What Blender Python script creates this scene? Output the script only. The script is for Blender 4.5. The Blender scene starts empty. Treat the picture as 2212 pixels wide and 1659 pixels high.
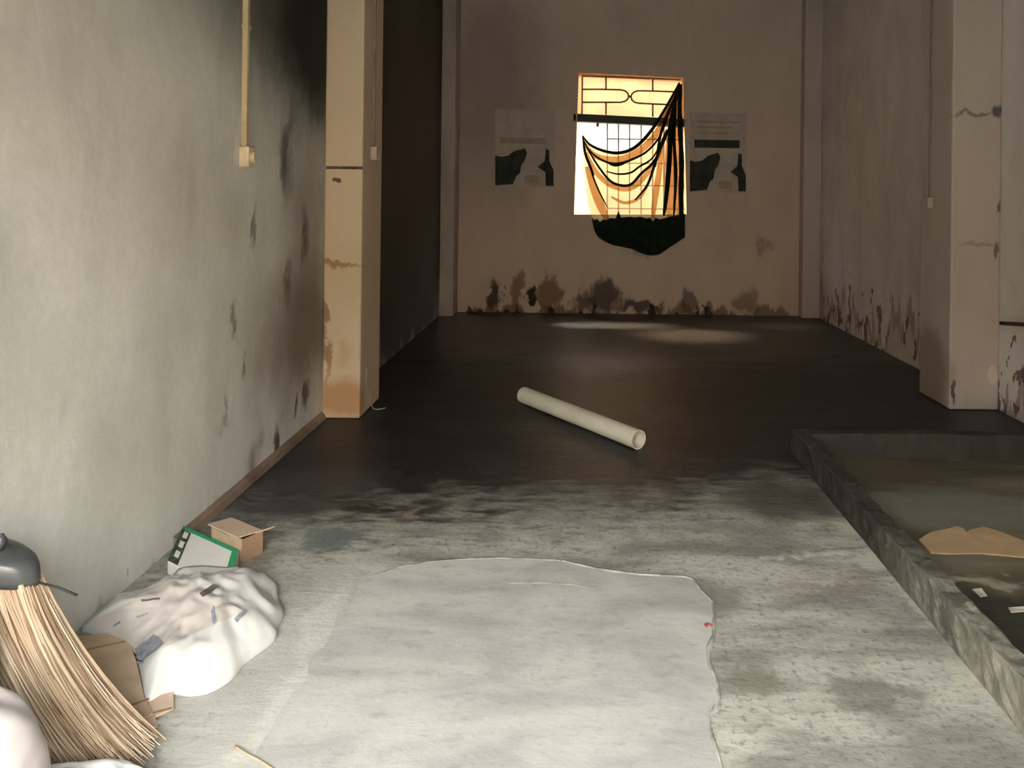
import bpy, bmesh, math, random
from mathutils import Vector, Matrix, noise
random.seed(7)
SC = bpy.context.scene
COL = SC.collection

# ------------------------------------------------------------------ camera
EYE = 1.40                      # eye height in metres
FPX, VPX, VPY, ROLL = 1600.0, 1250.0, 420.0, 0.012
cr, sr = math.cos(ROLL), math.sin(ROLL)
cam = bpy.data.cameras.new('camera')
cam.sensor_width = 36.0
cam.lens = FPX / 2212 * 36.0
cam.shift_x = -(VPX - 1106.0) / 2212
cam.shift_y = -(829.5 - VPY) / 2212
cam.clip_start = 0.05
camo = bpy.data.objects.new('camera', cam)
COL.objects.link(camo)
camo.matrix_world = Matrix(((cr, -sr, 0, 0), (0, 0, -1, 0), (sr, cr, 0, EYE), (0, 0, 0, 1)))
SC.camera = camo

# ------------------------------------------------------------------ overcast sky, daylight openings, exposure
w = bpy.data.worlds.new('overcast'); SC.world = w
w.use_nodes = True
bg = w.node_tree.nodes['Background']
bg.inputs['Color'].default_value = (0.985, 1.0, 0.975, 1)
# overcast sky: luminance rises from the horizon to three times as much at the zenith
_n = w.node_tree.nodes; _l = w.node_tree.links
_tc = _n.new('ShaderNodeTexCoord'); _sx = _n.new('ShaderNodeSeparateXYZ'); _ml = _n.new('ShaderNodeMath'); _ml.operation = 'MULTIPLY_ADD'; _ml.use_clamp = False
_mx = _n.new('ShaderNodeMath'); _mx.operation = 'MAXIMUM'; _mx.inputs[1].default_value = 0.0
_l.new(_tc.outputs['Generated'], _sx.inputs[0]); _l.new(_sx.outputs['Z'], _mx.inputs[0]); _l.new(_mx.outputs[0], _ml.inputs[0])
SKY = 2.2
_ml.inputs[1].default_value = SKY * 2; _ml.inputs[2].default_value = SKY
_l.new(_ml.outputs[0], bg.inputs['Strength'])
SC.view_settings.view_transform = 'Standard'
SC.view_settings.look = 'None'
SC.view_settings.gamma = 1.0
SC.view_settings.exposure = 2.65
SC.view_settings.use_curve_mapping = False
SC.cycles.max_bounces = 5
SC.cycles.diffuse_bounces = 3
SC.cycles.glossy_bounces = 2
SC.cycles.adaptive_threshold = 0.12
SC.cycles.adaptive_min_samples = 16
SC.cycles.caustics_reflective = False
SC.cycles.caustics_refractive = False
SC.cycles.sample_clamp_indirect = 6.0

def portal(name, loc, rot, sx, sy):
    l = bpy.data.lights.new(name, 'AREA'); l.shape = 'RECTANGLE'; l.size = sx; l.size_y = sy
    l.cycles.is_portal = True
    o = bpy.data.objects.new(name, l); COL.objects.link(o); o.location = loc; o.rotation_euler = rot
    return o

# ------------------------------------------------------------------ room measures (metres)
XL, XR = -1.57, 2.807           # side walls
YF, YB = -0.45, 8.72             # front wall (street side, behind the camera), back wall
ZC = 3.95                       # ceiling
DOOR_X0, DOOR_X1, DOOR_Z = -1.50, 0.85, 2.30
portal('door_daylight', ((DOOR_X0 + DOOR_X1) / 2, YF - .02, DOOR_Z / 2), (math.pi / 2, 0, 0), DOOR_X1 - DOOR_X0, DOOR_Z)
portal('window_daylight', (0.61, YB + .26, 1.98), (-math.pi / 2, 0, 0), 1.4, 1.75)

def ray(px, py):
    u = (px - VPX) / FPX; v = -(py - VPY) / FPX
    return Vector((u * cr - v * sr, 1.0, u * sr + v * cr))
def on_z(px, py, z=0.0):
    d = ray(px, py); t = (z - EYE) / d.z
    return Vector((d.x * t, t, z))
def on_y(px, py, y):
    d = ray(px, py)
    return Vector((d.x * y, y, EYE + d.z * y))
def on_x(px, py, x):
    d = ray(px, py); t = x / d.x
    return Vector((x, t, EYE + d.z * t))

# ------------------------------------------------------------------ materials
class NT:
    def __init__(s, name):
        s.m = bpy.data.materials.new(name); s.m.use_nodes = True
        s.t = s.m.node_tree; s.n = s.t.nodes; s.l = s.t.links
        s.b = s.n['Principled BSDF']; s.out = s.n['Material Output']
        s._p = None
    def new(s, typ, **k):
        x = s.n.new(typ)
        for a, v in k.items(): setattr(x, a, v)
        return x
    def link(s, a, b): s.l.new(a, b)
    def val(s, sock, v):
        if hasattr(v, 'is_linked') or isinstance(v, bpy.types.NodeSocket): s.l.new(v, sock)
        else: sock.default_value = v
    def pos(s):
        if s._p is None: s._p = s.new('ShaderNodeNewGeometry').outputs['Position']
        return s._p
    def obj(s): return s.new('ShaderNodeTexCoord').outputs['Object']
    def vmath(s, op, a, b=None):
        x = s.new('ShaderNodeVectorMath', operation=op); s.val(x.inputs[0], a)
        if b is not None: s.val(x.inputs[1], b)
        return x.outputs['Value'] if op in ('LENGTH', 'DOT_PRODUCT') else x.outputs['Vector']
    def math(s, op, a, b=None, clamp=False):
        x = s.new('ShaderNodeMath', operation=op, use_clamp=clamp); s.val(x.inputs[0], a)
        if b is not None: s.val(x.inputs[1], b)
        return x.outputs[0]
    def noise(s, vec, scale, detail=4, rough=.55, dist=0.0, color=False):
        x = s.new('ShaderNodeTexNoise'); s.val(x.inputs['Vector'], vec)
        x.inputs['Scale'].default_value = scale; x.inputs['Detail'].default_value = detail
        x.inputs['Roughness'].default_value = rough; x.inputs['Distortion'].default_value = dist
        return x.outputs['Color' if color else 'Fac']
    def ramp(s, f, a, b, lo=0.0, hi=1.0):
        x = s.new('ShaderNodeMapRange', interpolation_type='SMOOTHSTEP'); s.val(x.inputs['Value'], f)
        x.inputs['From Min'].default_value = a; x.inputs['From Max'].default_value = b
        x.inputs['To Min'].default_value = lo; x.inputs['To Max'].default_value = hi
        return x.outputs['Result']
    def mix(s, f, a, b, blend='MIX'):
        x = s.new('ShaderNodeMix', data_type='RGBA', blend_type=blend)
        s.val(x.inputs[0], f)
        for i, v in ((6, a), (7, b)):
            if isinstance(v, tuple): v = (*v[:3], 1)
            s.val(x.inputs[i], v)
        return x.outputs[2]
    def sep(s, v):
        x = s.new('ShaderNodeSeparateXYZ'); s.val(x.inputs[0], v); return x.outputs
    def bump(s, h, strength=.3, dist=.01):
        x = s.new('ShaderNodeBump'); s.val(x.inputs['Height'], h)
        x.inputs['Strength'].default_value = strength; x.inputs['Distance'].default_value = dist
        s.link(x.outputs[0], s.b.inputs['Normal'])
    def spot(s, col, vec, c, r, colour, amt=1.0, soft=.45):
        """one spot of stain: an ellipse about c with radii r (metres), its rim frayed by vec's noise"""
        d = s.vmath('DIVIDE', s.vmath('SUBTRACT', vec, tuple(c)), tuple(r))
        f = s.ramp(s.vmath('LENGTH', d), 1.0, 1.0 - soft, 0.0, amt)
        return s.mix(f, col, colour)
    def finish(s, col, rough=.9, spec=.3):
        s.val(s.b.inputs['Base Color'], (*col, 1) if isinstance(col, tuple) else col)
        s.val(s.b.inputs['Roughness'], rough)
        s.b.inputs['Specular IOR Level'].default_value = spec
        return s.m

def simple(name, col, rough=.6, spec=.4, var=.12, scale=14, bump=.0, metallic=0.0):
    t = NT(name)
    n = t.noise(t.obj(), scale, 5)
    c2 = tuple(max(0, c * (1 - 2 * var)) for c in col)
    t.b.inputs['Metallic'].default_value = metallic
    if bump: t.bump(t.noise(t.obj(), scale * 3, 4), bump, .005)
    return t.finish(t.mix(t.ramp(n, .3, .7), c2, col), rough, spec)

def plaster(name, base, dark, spots=(), damp=None, mott=(.35, .7), patchy=1.0, fray=.16):
    """painted plaster: mottled paint, stains and painted-shade spots with their own outline, tidemark of damp"""
    t = NT(name)
    p = t.pos()
    big = t.noise(p, 0.9, 6, .6)
    mid = t.noise(t.vmath('MULTIPLY', p, (1, 1, .45)), 3.2, 6, .6, .4)
    fine = t.noise(p, 26, 4)
    f = t.math('ADD', t.math('MULTIPLY', big, .5), t.math('MULTIPLY', mid, .5))
    col = t.mix(t.ramp(f, mott[0], mott[1], 0, patchy), base, dark)
    col = t.mix(t.ramp(fine, .35, .75, 0, .16), col, dark)
    wob = t.vmath('SCALE', t.vmath('SUBTRACT', t.noise(t.vmath('MULTIPLY', p, (1, 1, .6)), 4.5, 5, .65, 0, True), (.5, .5, .5)))
    wob.node.inputs['Scale'].default_value = fray * 2.6
    q = t.vmath('ADD', p, wob)
    for sp in spots: col = t.spot(col, q, *sp)
    if damp:
        h, cols, sc = damp
        z = t.sep(p)[2]
        n1 = t.noise(t.vmath('MULTIPLY', p, (1, 1, .12)), sc, 6, .62)
        n2 = t.noise(t.vmath('MULTIPLY', p, (1, 1, .5)), sc * 2.2, 5, .6)
        for i, (lo, hi, c, a) in enumerate(cols):
            top = t.math('MULTIPLY', t.ramp(n1 if i % 2 == 0 else n2, lo, hi), h)
            col = t.mix(t.math('MULTIPLY', t.ramp(t.math('SUBTRACT', top, z), 0, .05), a), col, c)
    hgt = t.math('ADD', t.math('MULTIPLY', fine, .25), t.math('MULTIPLY', mid, 1.0))
    t.bump(hgt, .45, .012)
    return t.finish(col, .92, .15)

# ------------------------------------------------------------------ mesh helpers
def tag(o, label=None, cat=None, group=None, kind=None):
    if label: o['label'] = label
    if cat: o['category'] = cat
    if group: o['group'] = group
    if kind: o['kind'] = kind
    return o
def empty(name, loc=(0, 0, 0)):
    o = bpy.data.objects.new(name, None); COL.objects.link(o); o.location = loc
    o.empty_display_size = .1
    return o
def link(name, bm, mat, parent=None, smooth=False, bevel=0.0, recalc=True):
    """bm is in world coordinates; the object keeps its origin at the parent's"""
    if recalc: bmesh.ops.recalc_face_normals(bm, faces=bm.faces)
    me = bpy.data.meshes.new(name); bm.to_mesh(me); bm.free()
    if smooth:
        for f in me.polygons: f.use_smooth = True
    me.materials.append(mat)
    o = bpy.data.objects.new(name, me); COL.objects.link(o)
    if parent is not None:
        top = parent; off = Vector()
        while top is not None: off += top.location; top = top.parent
        me.transform(Matrix.Translation(-off))
        o.parent = parent
    if bevel:
        md = o.modifiers.new('bevel', 'BEVEL'); md.width = bevel; md.segments = 2; md.limit_method = 'ANGLE'
    return o
def box(bm, x0, x1, y0, y1, z0, z1):
    v = [bm.verts.new((x, y, z)) for x in (x0, x1) for y in (y0, y1) for z in (z0, z1)]
    for f in ((0, 1, 3, 2), (4, 6, 7, 5), (0, 4, 5, 1), (2, 3, 7, 6), (0, 2, 6, 4), (1, 5, 7, 3)):
        bm.faces.new([v[i] for i in f])
def boxes(*bb):
    bm = bmesh.new()
    for b in bb: box(bm, *b)
    return bm
def prism(bm, pts, d):
    """closed polygon pts (3-D) extruded by vector d"""
    d = Vector(d)
    a = [bm.verts.new(p) for p in pts]; b = [bm.verts.new(Vector(p) + d) for p in pts]
    n = len(a)
    bm.faces.new(a); bm.faces.new(b[::-1])
    for i in range(n): bm.faces.new((a[i], b[i], b[(i + 1) % n], a[(i + 1) % n]))
def tube(bm, pts, r, seg=8, flat=1.0, caps=True):
    """round (or flattened) tube along a polyline; r a number or one per point"""
    pts = [Vector(p) for p in pts]; n = len(pts); rings = []
    rs = r if isinstance(r, (list, tuple)) else [r] * n
    ref = None
    for i, p in enumerate(pts):
        t = (pts[min(i + 1, n - 1)] - pts[max(i - 1, 0)]).normalized()
        if ref is None:
            ref = Vector((0, 1, 0)) if abs(t.y) < .9 else Vector((1, 0, 0))
        a = (ref - t * ref.dot(t)).normalized(); ref = a
        b = t.cross(a)
        rings.append([bm.verts.new(p + (a * math.cos(k * 2 * math.pi / seg) * flat + b * math.sin(k * 2 * math.pi / seg)) * rs[i]) for k in range(seg)])
    for i in range(n - 1):
        for k in range(seg):
            bm.faces.new((rings[i][k], rings[i][(k + 1) % seg], rings[i + 1][(k + 1) % seg], rings[i + 1][k]))
    if caps:
        bm.faces.new(rings[0][::-1]); bm.faces.new(rings[-1])
def spline(pts, n=24):
    """Catmull-Rom through pts"""
    pts = [Vector(p) for p in pts]; out = []
    m = len(pts) - 1
    for i in range(n + 1):
        f = i / n * m; k = min(int(f), m - 1); t = f - k
        p0, p1, p2, p3 = pts[max(k - 1, 0)], pts[k], pts[k + 1], pts[min(k + 2, m)]
        out.append(.5 * ((2 * p1) + (p2 - p0) * t + (2 * p0 - 5 * p1 + 4 * p2 - p3) * t * t + (3 * p1 - p0 - 3 * p2 + p3) * t ** 3))
    return out

# ------------------------------------------------------------------ wall paints
DARKM = (.030, .032, .028)
BROWN = (.10, .062, .038)
M_left = plaster('plaster_left', (.80, .80, .75), (.52, .51, .45), spots=[
    # (centre xyz, radii, colour, amount, softness): soot, mould and painted-in shade by the upper corner, rust damp low down
    ((XL, 3.1, 3.0), (1, 1.9, 1.35), (.20, .195, .155), .85, .8),
    ((XL, 3.9, 2.6), (1, 1.15, 1.1), (.085, .088, .070), .9, .7),
    ((XL, 4.5, 2.45), (1, .95, 1.0), (.020, .024, .019), .96, .6),
    ((XL, 4.3, 1.3), (1, .5, .7), (.26, .22, .18), .6, .8),
    ((XL, 3.98, 1.60), (1, .11, .42), DARKM, .75, .9),
    ((XL, 4.25, 1.15), (1, .06, .30), (.10, .08, .06), .75, .9),
    ((XL, 3.62, 1.24), (1, .045, .14), (.14, .12, .10), .75, .9),
    ((XL, 4.30, .60), (1, .95, .62), (.23, .18, .135), .92, .8),
    ((XL, 4.02, .90), (1, .07, .20), (.15, .095, .06), .7, .9),
    ((XL, 3.38, .80), (1, .06, .12), (.16, .13, .10), .75, .9),
    ((XL, 3.52, .62), (1, .05, .12), (.16, .13, .10), .7, .9),
    ((XL, 3.30, .40), (1, .03, .16), (.26, .22, .18), .6, .9),
    ((XL, 3.92, .12), (1, .06, .13), (.07, .04, .025), .9, .7),
    ((XL, 4.14, .16), (1, .05, .10), (.10, .06, .03), .8, .7),
    ((XL, 4.32, .18), (1, .06, .12), (.09, .055, .03), .8, .7),
    ((XL, 3.62, .10), (1, .10, .12), (.20, .14, .09), .7, .8),
    ((XL, 7.0, 2.0), (1, 2.6, 3.0), (.055, .045, .040), .95, .3),  # far bay: shade behind the pilaster put into the wall colour
    ], damp=(.30, [(.45, .85, (.36, .29, .22), .55), (.58, .88, (.20, .13, .08), .6)], 3.2), patchy=.75)
M_right = plaster('plaster_right', (.72, .665, .635), (.50, .455, .425),
    damp=(1.05, [(.36, .78, (.34, .27, .225), .85), (.46, .80, (.11, .08, .065), .85), (.42, .88, (.60, .53, .47), .8), (.56, .95, (.10, .07, .055), .9)], 4.2), patchy=.8)
M_back = plaster('plaster_back', (.70, .575, .485), (.55, .435, .36), spots=[
    ((-.95, YB, .22), (.10, 1, .24), (.035, .025, .02), .9, .5),
    ((-.72, YB, .26), (.13, 1, .28), (.20, .10, .05), .75, .5),
    ((-.50, YB, .20), (.07, 1, .14), (.015, .013, .012), .95, .4),
    ((-.34, YB, .25), (.15, 1, .32), (.19, .10, .055), .8, .5),
    ((.05, YB, .15), (.20, 1, .16), (.09, .06, .05), .8, .5),
    ((.32, YB, .20), (.22, 1, .28), (.06, .045, .04), .85, .45),
    ((.75, YB, .08), (.35, 1, .12), (.05, .035, .03), .85, .5),
    ((1.35, YB, .12), (.14, 1, .16), (.09, .06, .05), .7, .5),
    ((2.0, YB, .15), (.18, 1, .2), (.14, .09, .075), .6, .6),
    ((2.2, YB, .85), (.10, 1, .10), (.20, .14, .11), .5, .8),
    ((.72, YB, .72), (.14, 1, .10), (.24, .17, .13), .5, .8),
    ((-1.0, YB, 2.6), (.9, 1, 1.9), (.19, .165, .15), .55, .8),
    ], damp=(.30, [(.38, .80, (.16, .10, .07), .75), (.50, .85, (.035, .026, .022), .9), (.55, .95, (.05, .035, .03), .9)], 3.4), patchy=.6, fray=.22)
M_pil_l = plaster('whitewash_left', (.66, .53, .38), (.55, .42, .28), spots=[
    ((-1.45, 4.57, .12), (.30, .2, .17), (.46, .24, .10), .8, .6),
    ((-1.48, 4.57, .93), (.20, .2, .03), (.36, .20, .09), .8, .6),
    ((-1.45, 4.57, .40), (.09, .2, .14), (.52, .33, .17), .6, .8),
    ((-1.50, 4.57, 1.47), (.035, .2, .02), (.10, .06, .04), .9, .4),
    ((-1.56, 4.57, .6), (.03, .2, .5), (.28, .15, .07), .8, .6),
    ], mott=(.4, .8), patchy=.7, fray=.10)
M_pil_r = plaster('whitewash_right', (.50, .43, .385), (.40, .335, .295), spots=[
    ((2.63, 4.92, 1.96), (.20, .2, .018), (.19, .15, .13), .8, .6),
    ((2.80, 4.92, 1.98), (.05, .2, .07), (.09, .08, .075), .9, .5),
    ((2.79, 4.92, 1.36), (.03, .2, .05), (.10, .07, .06), .8, .5),
    ((2.79, 4.92, 1.06), (.02, .2, .08), (.12, .085, .07), .8, .5),
    ((2.66, 4.92, 1.10), (.17, .2, .02), (.30, .21, .17), .6, .6),
    ((2.76, 4.92, .22), (.05, .2, .09), (.66, .56, .48), .8, .4),
    ((2.50, 4.92, .10), (.02, .2, .10), (.05, .035, .03), .9, .4),
    ((2.478, 5.2, .20), (.1, .35, .42), (.24, .17, .13), .8, .5),
    ], mott=(.4, .8), patchy=.8, fray=.08)
M_pil_far = plaster('whitewash_far', (.58, .51, .46), (.38, .32, .28), mott=(.4, .8))
M_ceil = plaster('ceiling_paint', (.30, .28, .25), (.18, .17, .15))
M_skirt = plaster('cement_skirting', (.30, .22, .165), (.15, .10, .075))

# ------------------------------------------------------------------ floor material
t = NT('cement_floor'); p = t.pos()
st = t.vmath('MULTIPLY', p, (1.0, 2.6, 1))
n1 = t.noise(st, 1.6, 7, .62, .3); n2 = t.noise(st, 7.0, 6, .65, .2); n3 = t.noise(p, 42, 5, .6)
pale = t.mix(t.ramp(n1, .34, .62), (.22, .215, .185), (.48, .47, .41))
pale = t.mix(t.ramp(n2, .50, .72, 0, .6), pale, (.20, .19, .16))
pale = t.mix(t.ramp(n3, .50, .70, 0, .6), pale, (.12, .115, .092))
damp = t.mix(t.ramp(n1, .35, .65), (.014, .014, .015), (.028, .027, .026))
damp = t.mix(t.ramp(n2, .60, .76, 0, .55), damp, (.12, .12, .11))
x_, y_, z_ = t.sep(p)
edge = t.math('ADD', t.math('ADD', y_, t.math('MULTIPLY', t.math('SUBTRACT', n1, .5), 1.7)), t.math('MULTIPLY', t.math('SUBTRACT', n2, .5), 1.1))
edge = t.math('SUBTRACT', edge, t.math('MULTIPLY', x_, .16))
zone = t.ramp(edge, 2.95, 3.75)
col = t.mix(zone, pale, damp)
wv = t.vmath('SCALE', t.vmath('SUBTRACT', t.noise(p, 5, 5, .65, 0, True), (.5, .5, .5))); wv.node.inputs['Scale'].default_value = .35
q = t.vmath('ADD', p, wv)
def fl(px, py): v = on_z(px, py); return (v.x, v.y, 0)
for c, r, k, a in [((720, 1160), (.14, .17, 1), (.10, .14, .14), .75), ((620, 1095), (.30, .16, 1), (.045, .043, .042), .8),
                   ((700, 1040), (.4, .2, 1), (.05, .05, .048), .7), ((870, 1108), (.05, .04, 1), (.30, .20, .14), .7),
                   ((1700, 1080), (.35, .25, 1), (.07, .058, .05), .8), ((1800, 1125), (.10, .06, 1), (.40, .37, .31), .6),
                   ((1540, 1300), (.16, .14, 1), (.20, .19, .155), .6), ((1900, 1500), (.20, .09, 1), (.14, .15, .11), .7),
                   ((1620, 1470), (.12, .10, 1), (.17, .165, .12), .7), ((1800, 1270), (.25, .05, 1), (.24, .20, .17), .6),
                   ((540, 1200), (.16, .2, 1), (.15, .12, .10), .6), ((640, 1440), (.30, .85, 1), (.46, .45, .415), .9), ((700, 1345), (.07, .30, 1), (.60, .585, .53), .6), ((600, 1530), (.08, .22, 1), (.60, .585, .53), .6), ((900, 1235), (.35, .05, 1), (.56, .55, .49), .5), ((1835, 1140), (.09, .14, 1), (.56, .54, .46), .7), ((1900, 1215), (.07, .10, 1), (.60, .58, .48), .7), ((1985, 1310), (.05, .14, 1), (.56, .55, .45), .6), ((2090, 1450), (.06, .18, 1), (.55, .54, .42), .5)]:
    col = t.spot(col, q, fl(*c), r, k, a, .6)
for c, r, k, a in [((1330, 703), (.85, .30, 1), (.62, .66, .63), .95), ((1500, 725), (.75, .50, 1), (.58, .54, .50), .95), ((1700, 705), (.6, .3, 1), (.2, .18, .165), .7)]:  # window light spilling on the back floor, painted as pale ellipses
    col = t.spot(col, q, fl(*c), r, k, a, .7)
rough = t.mix(zone, (.85, .85, .85), (.42, .42, .42))
rough = t.mix(t.ramp(t.math('ADD', y_, t.math('MULTIPLY', n1, 1.6)), 6.6, 7.6), rough, (.30, .30, .30))
t.bump(t.math('ADD', n2, t.math('MULTIPLY', n3, .5)), .35, .012)
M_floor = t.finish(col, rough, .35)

t = NT('smooth_cement'); p = t.pos()
st = t.vmath('MULTIPLY', p, (1.0, 2.2, 1))
n1 = t.noise(st, 2.2, 6, .6, .5); n2 = t.noise(st, 9, 6, .65); n3 = t.noise(p, 55, 4)
col = t.mix(t.ramp(n1, .30, .68), (.36, .355, .335), (.52, .51, .47))
col = t.mix(t.ramp(n2, .50, .75, 0, .5), col, (.24, .235, .215))
col = t.mix(t.ramp(n3, .55, .8, 0, .3), col, (.22, .215, .19))
t.bump(t.math('ADD', n2, t.math('MULTIPLY', n3, .3)), .25, .008)
M_patch = t.finish(col, .85, .3)
M_ridge = simple('lime_ridge', (.50, .485, .42), .9, .2, .28, 16, .3)
M_ground = simple('street_concrete', (.20, .19, .17), .9, .2, .1, 2)
M_neigh = simple('neighbour_render', (.44, .35, .25), .9, .2, .04, 1.2)

# ------------------------------------------------------------------ the shell
TH = .2
def S(name, bm, mat, label=None, **k):
    return tag(link(name, bm, mat, **k), label, None, None, 'structure')
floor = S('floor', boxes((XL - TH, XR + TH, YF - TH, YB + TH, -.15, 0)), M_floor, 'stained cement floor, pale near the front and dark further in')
S('ceiling', boxes((XL - TH, XR + TH, YF - TH, YB + TH, ZC, ZC + .2)), M_ceil)
wall_left = S('wall_left', boxes((XL - TH, XL, YF - TH, YB + TH, 0, ZC)), M_left, 'mouldy grey plaster wall on the left')
wall_right = S('wall_right', boxes((XR, XR + TH, YF - TH, YB + TH, 0, ZC)), M_right, 'stained pinkish plaster wall on the right')
S('wall_front', boxes((XL, DOOR_X0, YF - TH, YF, 0, ZC), (DOOR_X1, XR, YF - TH, YF, 0, ZC), (DOOR_X0, DOOR_X1, YF - TH, YF, DOOR_Z, ZC)), M_right)
# back wall with the slightly crooked window opening
WC = [on_y(1247, 154, YB), on_y(1479, 165, YB), on_y(1486, 466, YB), on_y(1237, 466, YB)]   # tl tr br bl
bm = bmesh.new()
def V2(x, z): return Vector((x, YB, z))
tl, tr, br, bl = WC
prism(bm, [V2(XL, 0), V2(bl.x, 0), bl, tl, V2(tl.x, ZC), V2(XL, ZC)], (0, TH, 0))
prism(bm, [V2(br.x, 0), V2(XR, 0), V2(XR, ZC), V2(tr.x, ZC), tr, br], (0, TH, 0))
prism(bm, [V2(bl.x, 0), V2(br.x, 0), br, bl], (0, TH, 0))
prism(bm, [tl, tr, V2(tr.x, ZC), V2(tl.x, ZC)], (0, TH, 0))
wall_back = S('wall_back', bm, M_back, 'brown plaster back wall with the window')
S('trim_1', boxes((XL, -1.335, 4.57, 5.02, 0, ZC)), M_pil_l, 'cream pilaster with rust stains on the left wall', bevel=.012)
_z = on_y(738, 362, 4.57).z
link('dark_band', boxes((XL + .01, -1.337, 4.567, 4.575, _z - .010, _z + .008)), simple('band_stain', (.20, .13, .085), .9, .1, .3, 30), bpy.data.objects['trim_1'])
S('trim_2', boxes((2.478, XR, 4.92, 5.36, 0, ZC)), M_pil_r, 'pinkish pilaster with chipped edge on the right wall', bevel=.012)
S('trim_3', boxes((XL, -1.41, 8.40, YB, 0, ZC)), M_pil_far, 'narrow pilaster in the far left corner', bevel=.008)
S('trim_4', boxes((2.60, XR, 8.57, YB, 0, ZC)), M_pil_far, 'narrow pilaster in the far right corner', bevel=.008)
# cement skirting along the left wall, a sloped fillet
bm = bmesh.new()
prism(bm, [Vector((XL, 2.9, 0)), Vector((XL + .03, 2.9, 0)), Vector((XL + .020, 2.9, .025)), Vector((XL, 2.9, .042))], (0, 1.67, 0))
S('baseboard_left', bm, M_skirt, 'brown cement skirting along the left wall')
# outside
S('ground', boxes((-14, 14, -16, YF - TH, -.2, -.04)), M_ground)
S('wall_outside', boxes((-5, 8, YB + 1.75, YB + 1.95, 0, 3.35)), M_neigh, 'pale neighbouring wall seen through the window')
S('ground_outside', boxes((-5, 8, YB + TH, YB + 1.75, -.2, -.04)), M_ground)
S('wall_sky_blocker', boxes((-14, 14, -10.3, -10, 0, 4.8)), M_neigh)  # unseen wall added to block low sky and darken the deep room

# smooth cement patch laid on the floor, with raised lime edges
outline = [(470, 1800), (530, 1659), (585, 1580), (610, 1530), (665, 1465), (672, 1420), (708, 1385), (728, 1330), (765, 1300), (785, 1250), (860, 1226), (960, 1213), (1080, 1208), (1200, 1212),
           (1290, 1230), (1380, 1242), (1485, 1250), (1512, 1275), (1538, 1302), (1540, 1360), (1528, 1420), (1548, 1480), (1552, 1530), (1530, 1570), (1556, 1659), (1590, 1800)]
pts = spline([on_z(*q) for q in outline], 150)
pts = [q + Vector((noise.noise(q * 9), noise.noise(q * 9 + Vector((5, 5, 5))), 0)) * .014 + Vector((noise.noise(q * 40), noise.noise(q * 40 + Vector((5, 5, 5))), 0)) * .006 for q in pts]
bm = bmesh.new()
prism(bm, [Vector((q.x, q.y, .0)) for q in pts], (0, 0, .004))
link('cement_patch', bm, M_patch, floor)
def ridge(pix, wd, seed, h=.010):
    """low lumpy strip of lime/cement along pixels of the floor"""
    c = spline([on_z(*q) for q in pix], 40); bm = bmesh.new(); rows = []
    for i, q in enumerate(c):
        tt = (c[min(i + 1, 40)] - c[max(i - 1, 0)]).normalized(); nn = Vector((-tt.y, tt.x, 0))
        e = max(.12, math.sin(math.pi * i / 40) ** .4)
        a = wd * e * (.5 + .9 * noise.noise(Vector((i * .31, seed, 0))) ** 2 + .35 * noise.noise(Vector((i * .7, seed, 3))))
        b = wd * e * (.6 + .8 * noise.noise(Vector((i * .27, seed, 9))))
        a = max(a, .004); b = max(b, .004)
        rows.append([bm.verts.new(q + nn * k * (a if k > 0 else b) + Vector((0, 0, zz))) for k, zz in ((1, .0005), (.45, h), (-.45, h), (-1, .0005))])
    for r0, r1 in zip(rows, rows[1:]):
        for k in range(3): bm.faces.new((r0[k], r0[k + 1], r1[k + 1], r1[k]))
    return link('cement_ridge', bm, M_ridge, floor, smooth=True)
ridge([(800, 1247), (870, 1226), (960, 1213), (1080, 1208), (1210, 1213)], .009, 1, .006)
ridge([(1215, 1214), (1290, 1231), (1380, 1243), (1485, 1250), (1512, 1275), (1540, 1305)], .012, 2, .008)
ridge([(1540, 1300), (1542, 1360), (1530, 1420), (1549, 1480), (1554, 1530)], .014, 3, .008)
ridge([(1545, 1525), (1530, 1560), (1545, 1610), (1562, 1670)], .012, 4, .006)
ridge([(1640, 1205), (1700, 1199), (1780, 1193), (1880, 1184)], .050, 6, .003)
ridge([(1100, 1262), (1200, 1262), (1290, 1272)], .006, 8, .005)

# ------------------------------------------------------------------ window
M_paint = simple('dark_green_paint', (.020, .032, .026), .5, .4, .2, 10)
M_bar = simple('grille_paint', (.42, .26, .15), .6, .3, .2, 10)
M_reveal = simple('reveal_paint', (.78, .55, .33), .8, .2, .1, 6)
M_barlow = simple('grille_iron', (.20, .12, .08), .6, .3, .2, 10)
win = empty('window_1', (.61, YB, 1.15)); tag(win, 'barred window with a transom in the back wall', None, None, 'structure')
def frame_strip(a, b, wd, y0, y1, bm):
    """flat bar from a to b (pixels at depth of the grille) of width wd in metres"""
    A, B = on_y(*a, y0), on_y(*b, y0); t_ = (B - A).normalized(); n_ = Vector((-t_.z, 0, t_.x)) * wd / 2
    prism(bm, [A - n_, B - n_, B + n_, A + n_], (0, y1 - y0, 0))
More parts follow.
